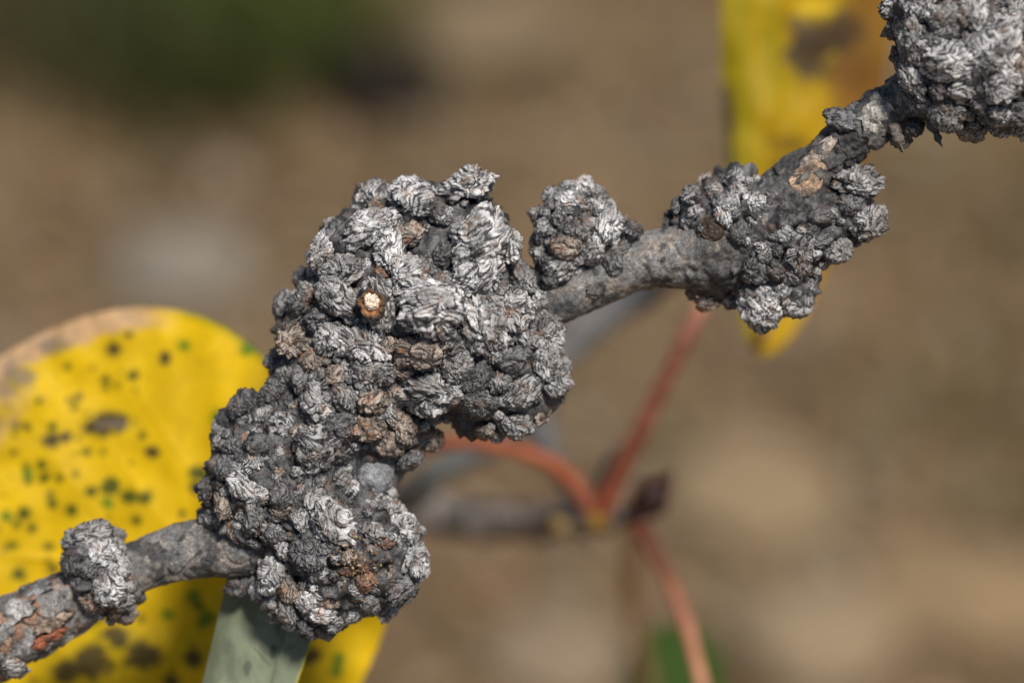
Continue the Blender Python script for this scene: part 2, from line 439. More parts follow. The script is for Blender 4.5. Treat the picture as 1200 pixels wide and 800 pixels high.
def bark_colour(v):
    k = DIST / (DIST + v[:, 1]); px = 600 + v[:, 0] * 100 * k; py = 400 - v[:, 2] * 100 * k
    n1 = fbm(v * 1.5, 31, 4); n2 = fbm(v * 5, 32, 3); n3 = pn(v * 12, 33)
    g = .20 + .06 * n1 + .045 * n2
    c = np.stack([g * 1.0, g * .985, g * .97], 1)
    def blend(mask, col, amt=1.0):
        nonlocal c
        m = np.clip(mask * amt, 0, 1)[:, None]; c = c * (1 - m) + np.asarray(col) * m
    blend(sstep(.05, .45, n2 + .3 * n3), (.33, .27, .21), .55)
    blend(sstep(.20, .5, pn(v * 3.2, 36) + .4 * n3), (.045, .045, .047), .8)
    dark = sstep(775, 850, px) * sstep(1060, 1030, px)
    blend(dark * sstep(-.5, .2, n1 + .3), (.05, .049, .05), .8)
    blend(sstep(660, 625, px) * sstep(560, 610, px), (.035, .034, .036), .8)
    blend(sstep(690, 650, px) * sstep(600, 640, px) * sstep(-.1, .3, n2), (.05, .05, .05), .7)
    low = sstep(130, 70, px)
    blend(low * sstep(.0, .35, n1 + .4 * n2), (.30, .14, .07), .7)
    blend(low * sstep(.1, .45, pn(v * 2.1, 37) + .3 * n2), (.045, .04, .038), .85)
    blend(low * sstep(.1, .3, pn(v * 1.7, 38)), (.42, .41, .40), .7)
    blend(sstep(.35, .5, pn(v * 8, 39)), (.4, .36, .3), .35)
    blend(sstep(.45, .55, pn(v * 6.5, 44)), (.025, .025, .025), .8)
    return c
ORI = W(P(270, 640, .1))
twig = thing('galled_twig', 'grey twig crusted with knobbly cauliflower-like galls, crossing before the yellow leaves', 'twig', ORI)
link('stem', mesh('twig_stem', W(tv) - ORI, tf, BARK, True, None, bark_colour(tv)), twig)

def flake(px, py, L, Wd, lift, col, seed, name='bark_flake', thick=.05, rag=.35):
    """curved plate of bark lying on the twig at a given spot"""
    i0 = int(np.argmin(((twpx - [px, py]) ** 2).sum(1)))
    T, N, B = frames(twc)
    t2 = np.array([T[i0, 0], -T[i0, 2]]); t2 /= np.linalg.norm(t2); nrm = np.array([-t2[1], t2[0]])
    off = np.dot(np.array([px, py]) - twpx[i0], nrm) / 100
    b2 = np.array([B[i0, 0], -B[i0, 2]]); sgn = np.sign(np.dot(b2, nrm)) or 1
    a0 = math.asin(max(-1, min(1, sgn * off / twr[i0])))
    ds = np.linalg.norm(np.gradient(twc, axis=0)[i0])
    NR, NA = 22, 64
    rr = np.linspace(0, 1, NR)[:, None]; th = np.linspace(0, 2 * np.pi, NA, endpoint=False)[None]
    edge = 1 + rag * pn(np.stack([np.cos(th[0]) * 1.8, np.sin(th[0]) * 1.8, np.full(NA, seed * 3.1)], 1)) + rag * .5 * pn(np.stack([np.cos(th[0]) * 6, np.sin(th[0]) * 6, np.full(NA, seed * 1.1)], 1))
    u = (rr * np.cos(th) * edge[None]) * L / 200; w = (rr * np.sin(th) * edge[None]) * Wd / 200
    si = np.clip(i0 + u / ds, 0, NS - 1); s0 = si.astype(int)
    a = a0 + w / twr[i0]
    base = twc[s0]; d = N[s0] * np.cos(a)[..., None] + B[s0] * np.sin(a)[..., None]
    base = base + T[s0] * ((si - s0) * ds)[..., None]
    h = twr[s0] + lift * (1 - .3 * rr ** 4) + .02
    q = (base + d * h[..., None]).reshape(-1, 3)
    dd = d.reshape(-1, 3)
    nz = .05 * np.abs(pn(q * 5, seed)) + .022 * pn(q * 13, seed + 1) + .012 * pn(q * 30, seed + 2)
    top = q + dd * nz[:, None]; bot = q - dd * (thick + lift + .06)
    f1 = grid_faces(NR, NA); n = NR * NA
    j = np.arange(NA); o = (NR - 1) * NA
    side = np.stack([o + j, o + (j + 1) % NA, n + o + (j + 1) % NA, n + o + j], 1)
    V = np.vstack([top, bot]); F = np.vstack([f1[:, ::-1], f1 + n, side])
    c = np.asarray(col)[None] * (1 + .5 * fbm(V * 6, seed + 5, 3))[:, None]
    m = sstep(.05, .4, pn(V * 5, seed + 8))[:, None] * .75
    c = c * (1 - m) + np.array([.05, .047, .045]) * m
    return link(name, mesh('bark_plate', W(V) - ORI, F, BARK, True, None, np.clip(c, .01, .9)), twig)
flake(948, 207, 50, 30, .03, (.36, .25, .17), 1, rag=.15)
flake(962, 178, 60, 16, .02, (.38, .32, .27), 2, rag=.2)
flake(1030, 132, 40, 42, .05, (.36, .34, .31), 3)
flake(1046, 156, 42, 20, .05, (.30, .27, .24), 4)
flake(1000, 172, 40, 36, .02, (.05, .05, .052), 5)
flake(20, 715, 70, 24, .04, (.40, .39, .38), 6)
flake(62, 742, 46, 13, .04, (.34, .12, .06), 7)
flake(72, 722, 50, 14, .05, (.33, .25, .19), 8)
flake(8, 748, 40, 28, .02, (.36, .23, .15), 9)
flake(18, 776, 40, 18, .03, (.26, .17, .13), 10)
flake(50, 690, 36, 18, .02, (.40, .40, .40), 11)
flake(700, 338, 26, 14, .015, (.30, .29, .28), 12)

# gall bodies as smooth unions of spheres (px, py, depth, radius)
def make_sdf(sph, k=.18):
    c = np.array([P(a, b, y) for a, b, y, r in sph]); r = np.array([S(q[3], q[2]) for q in sph])
    def d(p):
        dd = np.linalg.norm(p[:, None, :] - c[None], axis=2) - r[None]
        return -k * np.log(np.exp(-dd / k).sum(1))
    return d, c, r
def sdf_norm(d, p):
    e = .01; g = np.stack([d(p + np.eye(3)[i] * e) - d(p - np.eye(3)[i] * e) for i in range(3)], 1)
    return g / (np.linalg.norm(g, axis=1)[:, None] + 1e-9)
def core_mesh(centre, d, rmax, sub, seed):
    v, f = ICO[sub]
    cur = np.full(len(v), .02)                                      # march outwards to the first exit
    for _ in range(80):
        dist = d(centre + v * cur[:, None]); cur = np.where(dist < -.002, np.minimum(cur - dist * .9, rmax), cur)
    q = centre + v * cur[:, None]
    n = sdf_norm(d, q)
    w = q + .05 * np.stack([pn(q * 4, 1), pn(q * 4, 2), pn(q * 4, 3)], 1)
    h = .16 * np.abs(pn(w * 3.0, seed)) + .16 * np.abs(pn(w * 6.0, seed + 1)) + .08 * np.abs(pn(w * 14, seed + 2)) + .03 * np.abs(pn(w * 30, seed + 3)) - .10
    return q + n * h[:, None], f, np.clip(.42 + .3 * pn(q * 9, seed + 4), 0, 1)
def snap(d, px, py, sph):
    """front surface of the gall under a spot of the picture plane, else the nearest rim point"""
    o = np.array([0, -DIST, 0.0]); dr = P(px, py, 0) - o; dr /= np.linalg.norm(dr)
    t = DIST - 4; best = (9, t)
    for _ in range(200):
        q = float(d((o + dr * t)[None])[0])
        if q < best[0]: best = (q, t)
        if q < .003: return o + dr * t, q
        t += max(q * .7, .01)
        if t > DIST + 3: break
    return o + dr * best[1], best[0]

LOBES = [0]
def add_lobe(gall, gpos, p, nrm, rad, cls, g, big=None, squash=None, name='lobe'):
    k = LOBES[0] = LOBES[0] + 1
    size = 'big' if rad > .21 else 'mid' if rad > .125 else 'small'
    o = bpy.data.objects.new(name, LIB[size][int(g.integers(len(LIB[size])))])
    COL.objects.link(o); o.parent = gall
    o.material_slots[0].link = 'OBJECT'; o.material_slots[0].material = GM[cls]
    wn = Vector(W(nrm)); q = wn.to_track_quat('Z', 'Y') @ Quaternion((0, 0, 1), g.uniform(0, 6.283))
    o.rotation_mode = 'QUATERNION'; o.rotation_quaternion = q
    o.location = Vector(W(p) - gpos)
    s = rad
    asp = g.uniform(.78, 1.28); o.scale = (s * asp, s / asp, s * (squash or g.uniform(.7, 1.1)))
    return o

def build_gall(label, sph, lobes, fill, seed, core_centres, rfill=(.09, .15), clsfill='mmdpb', k=.18, avoid=(), grow=1.12, sub=6, nod=70):
    g = np.random.default_rng(seed)
    d, c, r = make_sdf(sph, k)
    cen = c.mean(0); gpos = W(cen)
    V, F, A = [], [], []; off = 0
    for cx in core_centres:
        v, f, a = core_mesh(P(*cx[:3]), d, cx[3], sub, seed)
        V.append(v); F.append(f + off); A.append(a); off += len(v)
    gall = link('gall', mesh('gall_body', W(np.vstack(V)) - gpos, np.vstack(F), GM['d'], True, {'fibre': np.concatenate(A)}), twig, gpos - ORI)
    gall['label'] = label
    placed = []
    for (px, py, rp, cls) in lobes:
        p, q = snap(d, px, py, sph)
        n = sdf_norm(d, p[None])[0]
        rad = S(rp) * grow
        if q < .01: p = p + n * rad * (g.uniform(.10, .45) if rad > .2 else g.uniform(.02, .36))
        else: p = p - n * max(0, q - .45 * rad)
        n2 = n + (np.array([0, -.8, 0]) if q >= .01 else 0) + g.normal(size=3) * .28; n2 /= np.linalg.norm(n2)
        add_lobe(gall, gpos, p, n2, rad, cls, g)
        placed.append((*p, rad))
    av = [P(a, b, y) for a, b, y, _ in avoid]; ar = [x[3] for x in avoid]
    tries = 0; made = 0
    pl = np.array(placed)
    while made < fill and tries < 6000:
        tries += 1
        cx = core_centres[g.integers(len(core_centres))]
        v = g.normal(size=3); v /= np.linalg.norm(v)
        cur = .05; ce = P(*cx[:3])
        for _ in range(50):
            q = float(d((ce + v * cur)[None])[0])
            if q > -.004: break
            cur -= q * .9
        p = ce + v * cur
        i = np.argmin(np.linalg.norm(twc - p, axis=1))
        if np.linalg.norm(twc[i] - p) < twr[i] * .85: continue
        rad = g.uniform(*rfill)
        n = sdf_norm(d, p[None])[0]
        if n[1] > .3 and g.random() < .7: continue
        if n[1] > .15: rad *= 1.9
        if any(np.hypot(p[0] - a[0], p[2] - a[2]) < q + rad * .6 and n[1] < 0 for a, q in zip(av, ar)): continue
        dist = np.linalg.norm(pl[:, :3] - p, axis=1)
        if (dist < (pl[:, 3] + rad) * .56).any(): continue
        n2 = n + g.normal(size=3) * .2; n2 /= np.linalg.norm(n2)
        add_lobe(gall, gpos, p + n * rad * g.uniform(-.2, .2), n2, rad, clsfill[g.integers(len(clsfill))], g)
        pl = np.vstack([pl, [*p, rad]]); made += 1
    # grains of crust too small to pick apart, packed between the lobes
    V, F, A = [], [], []; off = 0
    for i in range(nod):
        cx = core_centres[g.integers(len(core_centres))]
        v = g.normal(size=3); v[1] = -abs(v[1]) if g.random() < .8 else v[1]; v /= np.linalg.norm(v)
        cur = .05; ce = P(*cx[:3])
        for _ in range(40):
            q = float(d((ce + v * cur)[None])[0])
            if q > -.004: break
            cur -= q * .9
        p = ce + v * cur; n = sdf_norm(d, p[None])[0]
        if any(np.hypot(p[0] - a[0], p[2] - a[2]) < q and n[1] < 0 for a, q in zip(av, ar)): continue
        lv, lf, la = TINY[g.integers(len(TINY))]
        rad = g.uniform(.035, .085)
        ax = np.cross(n, g.normal(size=3)); ax /= np.linalg.norm(ax); ay = np.cross(n, ax)
        V.append(p + n * rad * g.uniform(.2, .9) + rad * (lv[:, :1] * ax + lv[:, 1:2] * ay + lv[:, 2:] * n)); F.append(lf + off); off += len(lv)
        A.append(np.clip(la * g.uniform(.7, 1.15), 0, 1))
    if V:
        o = link('crust_grain', mesh('crust_grain', W(np.vstack(V)) - gpos, np.vstack(F), GM['m'], True, {'fibre': np.concatenate(A)}), gall); o['kind'] = 'stuff'
    return gall, d, gpos

def parse(txt):
    out = []
    for t in txt.split():
        cls = t[-1]; a = t[:-1].split(','); out.append((float(a[0]), float(a[1]), float(a[2]), cls))
    return out
MAIN = parse('''543,231,31p 438,236,24p 486,244,28p 435,271,26p 457,295,20p 479,278,17b 516,252,15d 555,288,37p 588,291,20p 553,325,30p 482,325,25p
384,291,22p 401,271,15d 401,318,25m 357,328,14d 401,349,24m 447,360,26m 506,362,36p 560,379,32p 597,366,26p 604,325,20m 631,355,20p 637,389,22m
334,362,17d 346,396,19b 326,423,17d 388,396,20m 425,403,29p 438,430,24m 492,406,24b 523,396,20m 533,423,20m 597,420,18d 637,423,20m
560,440,19d 367,423,15b 600,305,9d 448,318,10r 507,452,31m 558,466,25d 609,460,20m 648,448,18m 606,494,17m 633,487,12b 655,466,10m 567,502,12b
636,427,18p 658,427,10m 582,508,10m 286,478,20d 305,488,9m 292,514,8b 327,462,22d 332,498,16m 370,472,18m 405,468,15m 370,522,28m 397,498,20d
298,542,15p 275,525,14d 267,548,14d 302,525,15d 288,568,18p 248,575,15d 266,592,14b 302,582,15p 300,605,15m 330,580,15d 332,595,11b 370,588,15m 395,528,15d
245,607,17d 355,610,12m 320,622,13d 392,615,28p 461,599,15m 472,620,20p 493,620,10p 481,653,19p 468,687,20d 454,714,14m 414,716,15m 394,723,14m 380,716,15p
360,700,14p 337,716,15m 322,673,21p 299,658,14m 301,688,14p 341,690,14b 364,646,22d 335,646,10m 299,633,10d 317,622,12b 360,734,11d 378,738,10d
432,703,14m 428,678,12r 412,652,12b 425,662,9r 408,668,9r 450,637,10r 387,640,12d 436,624,14m 435,468,18b 465,462,15b 432,500,18b 470,497,20b 455,518,17b 477,535,16d
507,517,14b 465,552,10b 455,578,11m 400,560,12m 412,572,11p 352,362,13d 360,345,13m 375,372,14d 342,378,12d 355,445,15d 340,440,13m 520,300,14d 520,335,14m
575,410,15m 615,395,15m 470,432,14b 458,404,12b 375,448,14m 505,480,13d 395,440,13b 585,445,14m''')
SPH_MAIN = [(492, 365, .2, 110), (572, 400, .05, 72), (440, 305, .05, 66), (535, 290, .1, 62), (388, 385, .1, 58), (543, 245, .2, 16),
            (405, 470, .05, 72), (330, 555, .05, 76), (300, 590, .05, 48), (395, 635, -.05, 72), (440, 655, 0, 48), (340, 690, .05, 34), (290, 500, .1, 26), (600, 462, .05, 40), (560, 475, .1, 30), (375, 705, 0, 30), (462, 505, .05, 34), (635, 440, .1, 26)]
gall_main, d_main, gpos_main = build_gall('largest gall, a two-lobed crusted mass with an orange pit and rusty patch', SPH_MAIN, MAIN, 170, 77,
    [(490, 365, 0, 2.6), (415, 468, .05, 1.6), (335, 565, .05, 2.0), (405, 640, -.03, 1.6)], (.05, .15), 'mmmddpb', .14, [(430, 553, -1, .24), (428, 662, -1, .2), (447, 352, -1, .16), (512, 240, -1, .12)], nod=420)

# bare bark, pit and rust crumbs on the largest gall
def blob(parent, ppos, px, py, rx, ry, rz, colf, name, seed, lift=0, label=None, mat=None, sub=5, amp=.12, d=d_main):
    p, _ = snap(d, px, py, None); n = sdf_norm(d, p[None])[0]
    v, f = ICO[sub]
    q = v * (1 + amp * fbm(v * 2, seed, 4))[:, None] * np.array([rx, ry, rz])
    Z = n; X = np.cross(Z, [0, 0, 1.0]); X /= np.linalg.norm(X); Y = np.cross(Z, X)
    loc = p + n * lift + q[:, :1] * X + q[:, 1:2] * Y + q[:, 2:] * Z
    o = link(name, mesh(name, W(loc) - ppos, f, mat or BARK, True, None, colf(q)), parent)
    if label: o['label'] = label
    return o
blob(gall_main, gpos_main, 430, 553, .27, .23, .2, lambda q: np.array([.26, .27, .285]) * (1 + .25 * fbm(q * 6, 3))[:, None], 'bare_bark', 3, .12, 'smooth bluish grey bark between the lobes', None, 5, .10)
def pit_ring():
    p, _ = snap(d_main, 446, 356, None); n = sdf_norm(d_main, p[None])[0]
    Z = n + np.array([.0, -.9, -.1]); Z /= np.linalg.norm(Z); X = np.cross(Z, [0, 0, 1.0]); X /= np.linalg.norm(X); Y = np.cross(Z, X)
    p = p + n * .27
    a = np.linspace(0, 2 * np.pi, 72, endpoint=False); prof = np.array([[.19, -.2], [.175, -.03], [.155, .04], [.13, .045], [.11, .01], [.085, -.02], [.05, -.03], [.002, -.03]])
    rr = prof[:, 0][None] * (1 + .35 * pn(np.stack([np.cos(a) * 1.2, np.sin(a) * 1.2, a * 0], 1)))[:, None]
    zz = prof[:, 1][None] + .05 * pn(np.stack([np.cos(a) * 3, np.sin(a) * 3, a * 0 + 4], 1))[:, None] * np.array([0, .5, 1, 1, .6, .3, 0, 0])
    q = np.stack([rr * np.cos(a)[:, None], rr * np.sin(a)[:, None], zz], -1)
    q = q + .016 * np.stack([pn(q.reshape(-1, 3) * 22, s) for s in (1, 2, 3)], 1).reshape(q.shape)
    col = np.zeros((72, 8, 3)); col[:, :3] = (.06, .05, .042); col[:, 2:3] = (.11, .075, .05); col[:, 3:] = (.14, .075, .04); col[:, 4:] = (.34, .15, .055); col[:, 6:] = (.6, .36, .16)
    Wq = p + q[..., :1] * X + q[..., 1:2] * Y + q[..., 2:] * Z
    f = grid_faces(8, 72)
    V = Wq.transpose(1, 0, 2).reshape(-1, 3); C = col.transpose(1, 0, 2).reshape(-1, 3) * np.clip(1 + .9 * fbm(V * 7, 5), .15, 2)[:, None]
    o = link('exit_pit', mesh('exit_pit', W(V) - gpos_main, f, BARK, True, None, np.clip(C, 0, 1)), gall_main); o['label'] = 'small orange rimmed pit in the crust'
    v, fi = ICO[4]
    v2 = v * (1 + .25 * fbm(v * 2.5, 8, 3))[:, None] * np.array([.085, .10, .055])
    V = p + Z * .0 - Y * .015 + v2[:, :1] * X + v2[:, 1:2] * Y + v2[:, 2:] * Z
    o2 = link('pith', mesh('pith', W(V) - gpos_main, fi, BARK, True, None, np.array([.86, .72, .56]) * (1 + .12 * fbm(v * 3, 2))[:, None]), gall_main); o2['label'] = 'pale cream pith inside the pit'
pit_ring()
def crumbs():
    g = np.random.default_rng(8); V, F, C = [], [], []; off = 0
    v0, f0 = ICO[3]; v0s = v0[::1]
    import bmesh
    v0, f0 = ico(1)
    pal = np.array([[.36, .24, .11], [.28, .12, .05], [.42, .32, .2], [.16, .09, .05], [.25, .17, .09]])
    for i in range(120):
        px, py = 422 + g.normal() * 15, 657 + g.normal() * 14
        p, q = snap(d_main, px, py, None)
        if q > .004: continue
        n = sdf_norm(d_main, p[None])[0]; r = g.uniform(.004, .022)
        lift = g.uniform(.05, .15)
        v = v0 * (1 + .4 * g.normal(size=(len(v0), 1)) * .5) * r * g.uniform(.6, 1.4, 3) + p + n * lift
        V.append(v); F.append(f0 + off); off += len(v0); C.append(np.repeat(pal[g.integers(5)][None], len(v0), 0))
    o = link('crumb', mesh('crumb', W(np.vstack(V)) - gpos_main, np.vstack(F), BARK, False, None, np.vstack(C)), gall_main); o['kind'] = 'stuff'
crumbs()

GA = parse('''645,229,10m 665,220,10p 684,220,14p 703,227,10m 665,238,12p 634,253,13m 699,245,13p 712,243,9m 681,267,14m 656,256,10m 710,267,17p 640,267,11m
648,272,7m 662,288,15b 631,283,11m 692,292,16p 636,299,11m 656,312,16p 676,303,8m 735,274,14d 719,301,14d 685,243,9m 674,281,9d 647,242,8d 720,258,9m 622,326,14d 645,328,10d 728,290,10d''')
build_gall('small stalked gall knob standing on the upper side of the twig', [(672, 262, -.05, 37), (660, 295, -.05, 22), (706, 280, 0, 28), (650, 325, .0, 20), (730, 290, 0, 14)], GA, 26, 5,
           [(676, 270, -.05, 1.2)], (.07, .12), 'mmpd', .1, (), 1.25, 5)
GB = parse('''796,243,9d 784,256,8d 814,232,13m 827,214,11b 851,240,14p 848,254,12p 882,235,12p 861,211,12m 888,211,8m 906,209,10d 867,272,12d
885,316,15d 935,298,20m 927,322,14m 895,357,27p 935,353,18m 909,316,11d 948,335,10d 827,356,13b 856,356,10d 809,345,7b 1002,218,25m 1013,260,22m 979,289,17m 1029,252,12m
838,226,10p 864,226,10m 815,249,9m 775,262,7d 918,340,11m 905,380,9m 880,340,11d 995,240,14d 960,282,11d 960,255,12d 917,222,10d''')
gall_b, d_b, gpos_b = build_gall('flattened dark gall wrapping the twig with ridged fan lobes hanging below', [(815, 262, 0, 26), (850, 265, -.1, 45), (895, 275, -.12, 50), (935, 262, -.15, 46), (975, 250, -.15, 36), (900, 325, -.05, 34), (925, 330, -.05, 26), (1000, 240, -.15, 22), (830, 330, .1, 22), (860, 225, 0, 22)], GB, 36, 9,
           [(900, 278, -.1, 2.0)], (.06, .11), 'ddm', .12, [(848, 310, -1, .24), (950, 225, -1, .3)], 1.15)
def scar(px, py, r, col, seed):
    d = d_b
    p, _ = snap(d, px, py, None); n = sdf_norm(d, p[None])[0]
    Z = n; X = np.cross(Z, [0, 0, 1.0]); X /= np.linalg.norm(X); Y = np.cross(Z, X)
    NR, NA = 30, 72
    rr = np.linspace(0.001, 1, NR)[:, None]; th = np.linspace(0, 2 * np.pi, NA, endpoint=False)[None]
    e = 1 + .18 * pn(np.stack([np.cos(th[0]) * 1.5, np.sin(th[0]) * 1.5, th[0] * 0 + seed], 1))[None]
    x = rr * np.cos(th) * e * r; y = rr * np.sin(th) * e * r * .85
    z = .05 + .005 * np.cos(rr * 24 + 3 * 2.0 * pn(np.stack([x.ravel() * 6, y.ravel() * 6, x.ravel() * 0], 1), seed).reshape(x.shape)) * (rr < .9) - .16 * rr ** 6 + .03 * np.exp(-((rr - .86) / .08) ** 2)
    q = (p + x[..., None] * X + y[..., None] * Y + (z * 1.0)[..., None] * Z).reshape(-1, 3)
    q = q + n * (.03 * np.abs(pn(q * 7, seed)) + .012 * pn(q * 20, seed + 1))[:, None]
    c = np.asarray(col)[None] * np.clip(1 + .8 * fbm(q * 7, seed, 4), .2, 2)[:, None]
    f = grid_faces(NR, NA)
    link('leaf_scar', mesh('leaf_scar', W(q) - gpos_b, f[:, ::-1], BARK, True, None, np.clip(c, .008, 1)), gall_b)
scar(846, 312, .27, (.055, .053, .052), 3)
scar(832, 268, .20, (.085, .062, .042), 4)
GC = parse('''1051,8,15m 1079,8,20p 1076,49,21m 1048,36,13d 1112,69,25p 1114,27,20m 1161,60,26p 1169,93,22m 1139,16,18p 1172,36,20m 1076,88,18m 1103,104,13d 1128,104,15m 1112,129,20m
1139,148,14b 1164,132,18m 1175,148,14m 1191,129,17d 1191,69,17b 1189,16,18m 1054,66,13d 1140,85,13m 1140,48,15m 1095,45,13d 1060,-12,18m 1105,-15,22p 1150,-18,22m 1195,-15,20m 1215,40,20m 1218,95,20m 1205,150,16m 1088,118,13d 1150,115,13d''')
gall_c, d_c, gpos_c = build_gall('knobbly round gall at the thin end of the twig beyond the bark scales', [(1130, 40, -1.0, 62), (1100, 20, -1.0, 45), (1165, 60, -1.0, 52), (1150, 105, -.95, 38), (1110, 95, -.95, 34), (1200, 100, -.95, 34), (1180, 0, -1, 45)], GC, 40, 13,
           [(1140, 55, -.95, 1.7)], (.09, .15), 'mmmd', .14, (), 1.2, 5)
GD = parse('''87,635,12m 108,632,18m 126,650,20p 87,662,13d 105,665,13m 138,662,14m 129,689,19p 141,704,14m 108,704,14b 147,720,11b 135,627,12m 155,692,9m 117,722,5p 98,648,11d 118,676,10d 150,672,9b 96,686,11d''')
gall_d, d_d, gpos_d = build_gall('small ruffled gall clasping the flaky lower end of the twig', [(112, 655, .2, 26), (125, 680, .15, 30), (135, 700, .2, 20), (100, 650, .25, 16)], GD, 14, 17,
           [(120, 672, .2, .9)], (.06, .10), 'mmdb', .1, (), 1.2, 5)
# single buds and knobs on the stem
g0 = np.random.default_rng(31)
for (px, py, y, r, cls, nm) in [(281, 688, .15, 15, 'd', 'bud'), (988, 140, -.55, 17, 'd', 'bud'), (1002, 133, -.5, 12, 'd', 'bud'), (18, 783, -.05, 13, 'p', 'bud'), (-8, 772, 0, 14, 'd', 'bud'),
                                (1056, 165, -.6, 10, 'b', 'bud'), (1072, 150, -.75, 11, 'd', 'bud')]:
    add_lobe(twig, ORI, P(px, py, y), np.array([0, -.6, .6 if py < 300 else -.6]) / .85, S(r) * 1.2, cls, g0, None, None, nm)
def spike(pts, w, col, name, seed):
    c = catmull(np.array([P(a, b, y) for a, b, y in pts]), 24)
    t = np.linspace(0, 1, 24)
    r = w * np.sqrt(np.clip(1.02 - t ** 3, 0, 1)) * (1 - .3 * t) * (1 + .5 * pn(np.stack([t * 5, t * 0, t * 0 + seed], 1)))
    v, f = tube(c, r, 20, lambda v, si, a: .04 * pn(v * 7, seed) + .02 * pn(v * 18, seed) - .03 * np.abs(np.sin(a)))
    col = np.asarray(col)[None] * (1 + .4 * fbm(v * 6, seed, 3))[:, None]
    link(name, mesh(name, W(v) - ORI, f, BARK, True, None, np.clip(col, .01, 1)), twig)
spike([(1085, 120, -.9), (1094, 145, -1.0), (1104, 172, -1.05)], .11, (.085, .085, .09), 'bark_spur', 2)
spike([(1045, 140, -.6), (1050, 158, -.7), (1058, 178, -.75)], .12, (.16, .14, .125), 'bark_spur', 3)

# ------------------------------------------------------------------ leaves
def leaf(name, label, outline, centre, depth, cup, colf, spots, seed, veins=(), rings=110, N=300, wav=.12, rag=.006, group=None, edge_t=.03):
    """outline in plane units -> blade mesh with real thickness; depth(x,z) gives the bend"""
    o2 = catmull_closed(outline, N)
    o2 = o2 + (o2 - np.array(centre)) * (rag * pn(np.stack([np.arange(N) * .35, np.zeros(N), np.full(N, seed)], 1)) )[:, None]
    rr = np.linspace(0.0, 1, rings) ** .8
    q2 = np.array(centre)[None, None] + (o2[None] - np.array(centre)) * rr[:, None, None]
    px, py = q2[..., 0].ravel(), q2[..., 1].ravel()
    y0 = depth + cup(px, py) + wav * fbm(np.stack([px / 90, py / 90, np.full(len(px), seed)], 1), seed, 2)
    rel = np.zeros(len(px))
    for (a, b, w, hgt) in veins:
        a, b = np.array(a, float), np.array(b, float); ab = b - a
        t = np.clip(((px - a[0]) * ab[0] + (py - a[1]) * ab[1]) / (ab @ ab), 0, 1)
        dist = np.hypot(px - a[0] - ab[0] * t, py - a[1] - ab[1] * t)
        rel = np.maximum(rel, hgt * np.exp(-(dist / (w * (1.15 - .6 * t))) ** 2))
    rad = np.repeat(rr, N)
    k = (DIST + depth) / DIST
    base = np.stack([(px - 600) / 100 * k, y0 - rel, (400 - py) / 100 * k], 1)
    col = colf(px, py, rad, np.tile(np.arange(N) / N, rings))
    nz = pn(np.stack([px / 7, py / 7, px * 0], 1), seed + 2); nz2 = pn(np.stack([px / 22, py / 22, px * 0], 1), seed + 3)
    for (sx, sy, rx, ry, c, amt) in spots:
        dd = np.hypot((px - sx) / rx, (py - sy) / ry) + .28 * nz + .35 * nz2
        hm = (sstep(1.9, .9, dd) * .35 * amt)[:, None]; col = col * (1 - hm) + (col * np.array([.62, .72, 1.0])) * hm
        m = (sstep(1.15, .65, dd) * amt)[:, None]
        col = col * (1 - m) + np.asarray(c) * m
    n = len(px); th = edge_t
    V = np.vstack([base, base + [0, th, 0]])
    f1 = grid_faces(rings, N); j = np.arange(N); o = (rings - 1) * N
    side = np.stack([o + j, o + (j + 1) % N, n + o + (j + 1) % N, n + o + j], 1)
    F = np.vstack([f1, f1[:, ::-1] + n, side[:, ::-1]])
    pos = W(base[0])
    root = thing(name, label, 'leaf', pos, group)
    link('blade', mesh('leaf_blade', W(V) - pos, F, LEAF, True, None, np.clip(np.vstack([col, col]), .004, .9)), root)
    return root, pos
def strand(parent, pos, pts, col0, col1, name, mat=PETI, n=80, m=24, seed=0, bumps=.01):
    pts = np.array([[*P(a, b, y), S(r, y)] for a, b, y, r in pts]); s = catmull(pts, n)
    v, f = tube(s[:, :3], s[:, 3], m, lambda v, si, a: bumps * pn(v * 3, seed) * 2 + bumps * .6 * pn(v * 9, seed + 1))
    t = np.append(np.repeat(np.linspace(0, 1, n), m), [0, 1])[:, None]
    col = np.asarray(col0) * (1 - t) + np.asarray(col1) * t
    col = col * (1 + .25 * fbm(v * 2.5, seed, 3))[:, None]
    return link(name, mesh(name, W(v) - pos, f, mat, True, None, np.clip(col, .005, 1)), parent)

YEL = np.array([.66, .43, .003])
DG = (.045, .065, .006); BK = (.06, .042, .018); GR = (.10, .19, .01); TN = (.52, .33, .17); GY = (.17, .13, .10)
def col_left(px, py, rad, ang):
    n = fbm(np.stack([px / 60, py / 60, px * 0], 1), 4, 4)
    c = YEL[None] * (1 + .12 * n)[:, None] * np.array([1, 1, 1])
    edge = sstep(.89, .93, rad + .035 * pn(np.stack([px / 14, py / 14, px * 0], 1), 5)) * sstep(215, 150, px) * sstep(520, 430, py)
    c = c * (1 - edge[:, None]) + np.array(TN) * (1 + .3 * pn(np.stack([px / 12, py / 12, px * 0], 1), 6))[:, None] * edge[:, None]
    ge = sstep(.95, 1.0, rad) * sstep(190, 230, px) * sstep(480, 440, py) * .5
    c = c * (1 - ge[:, None]) + np.array(GR) * ge[:, None]
    return c
SPL = []
gs = np.random.default_rng(12)
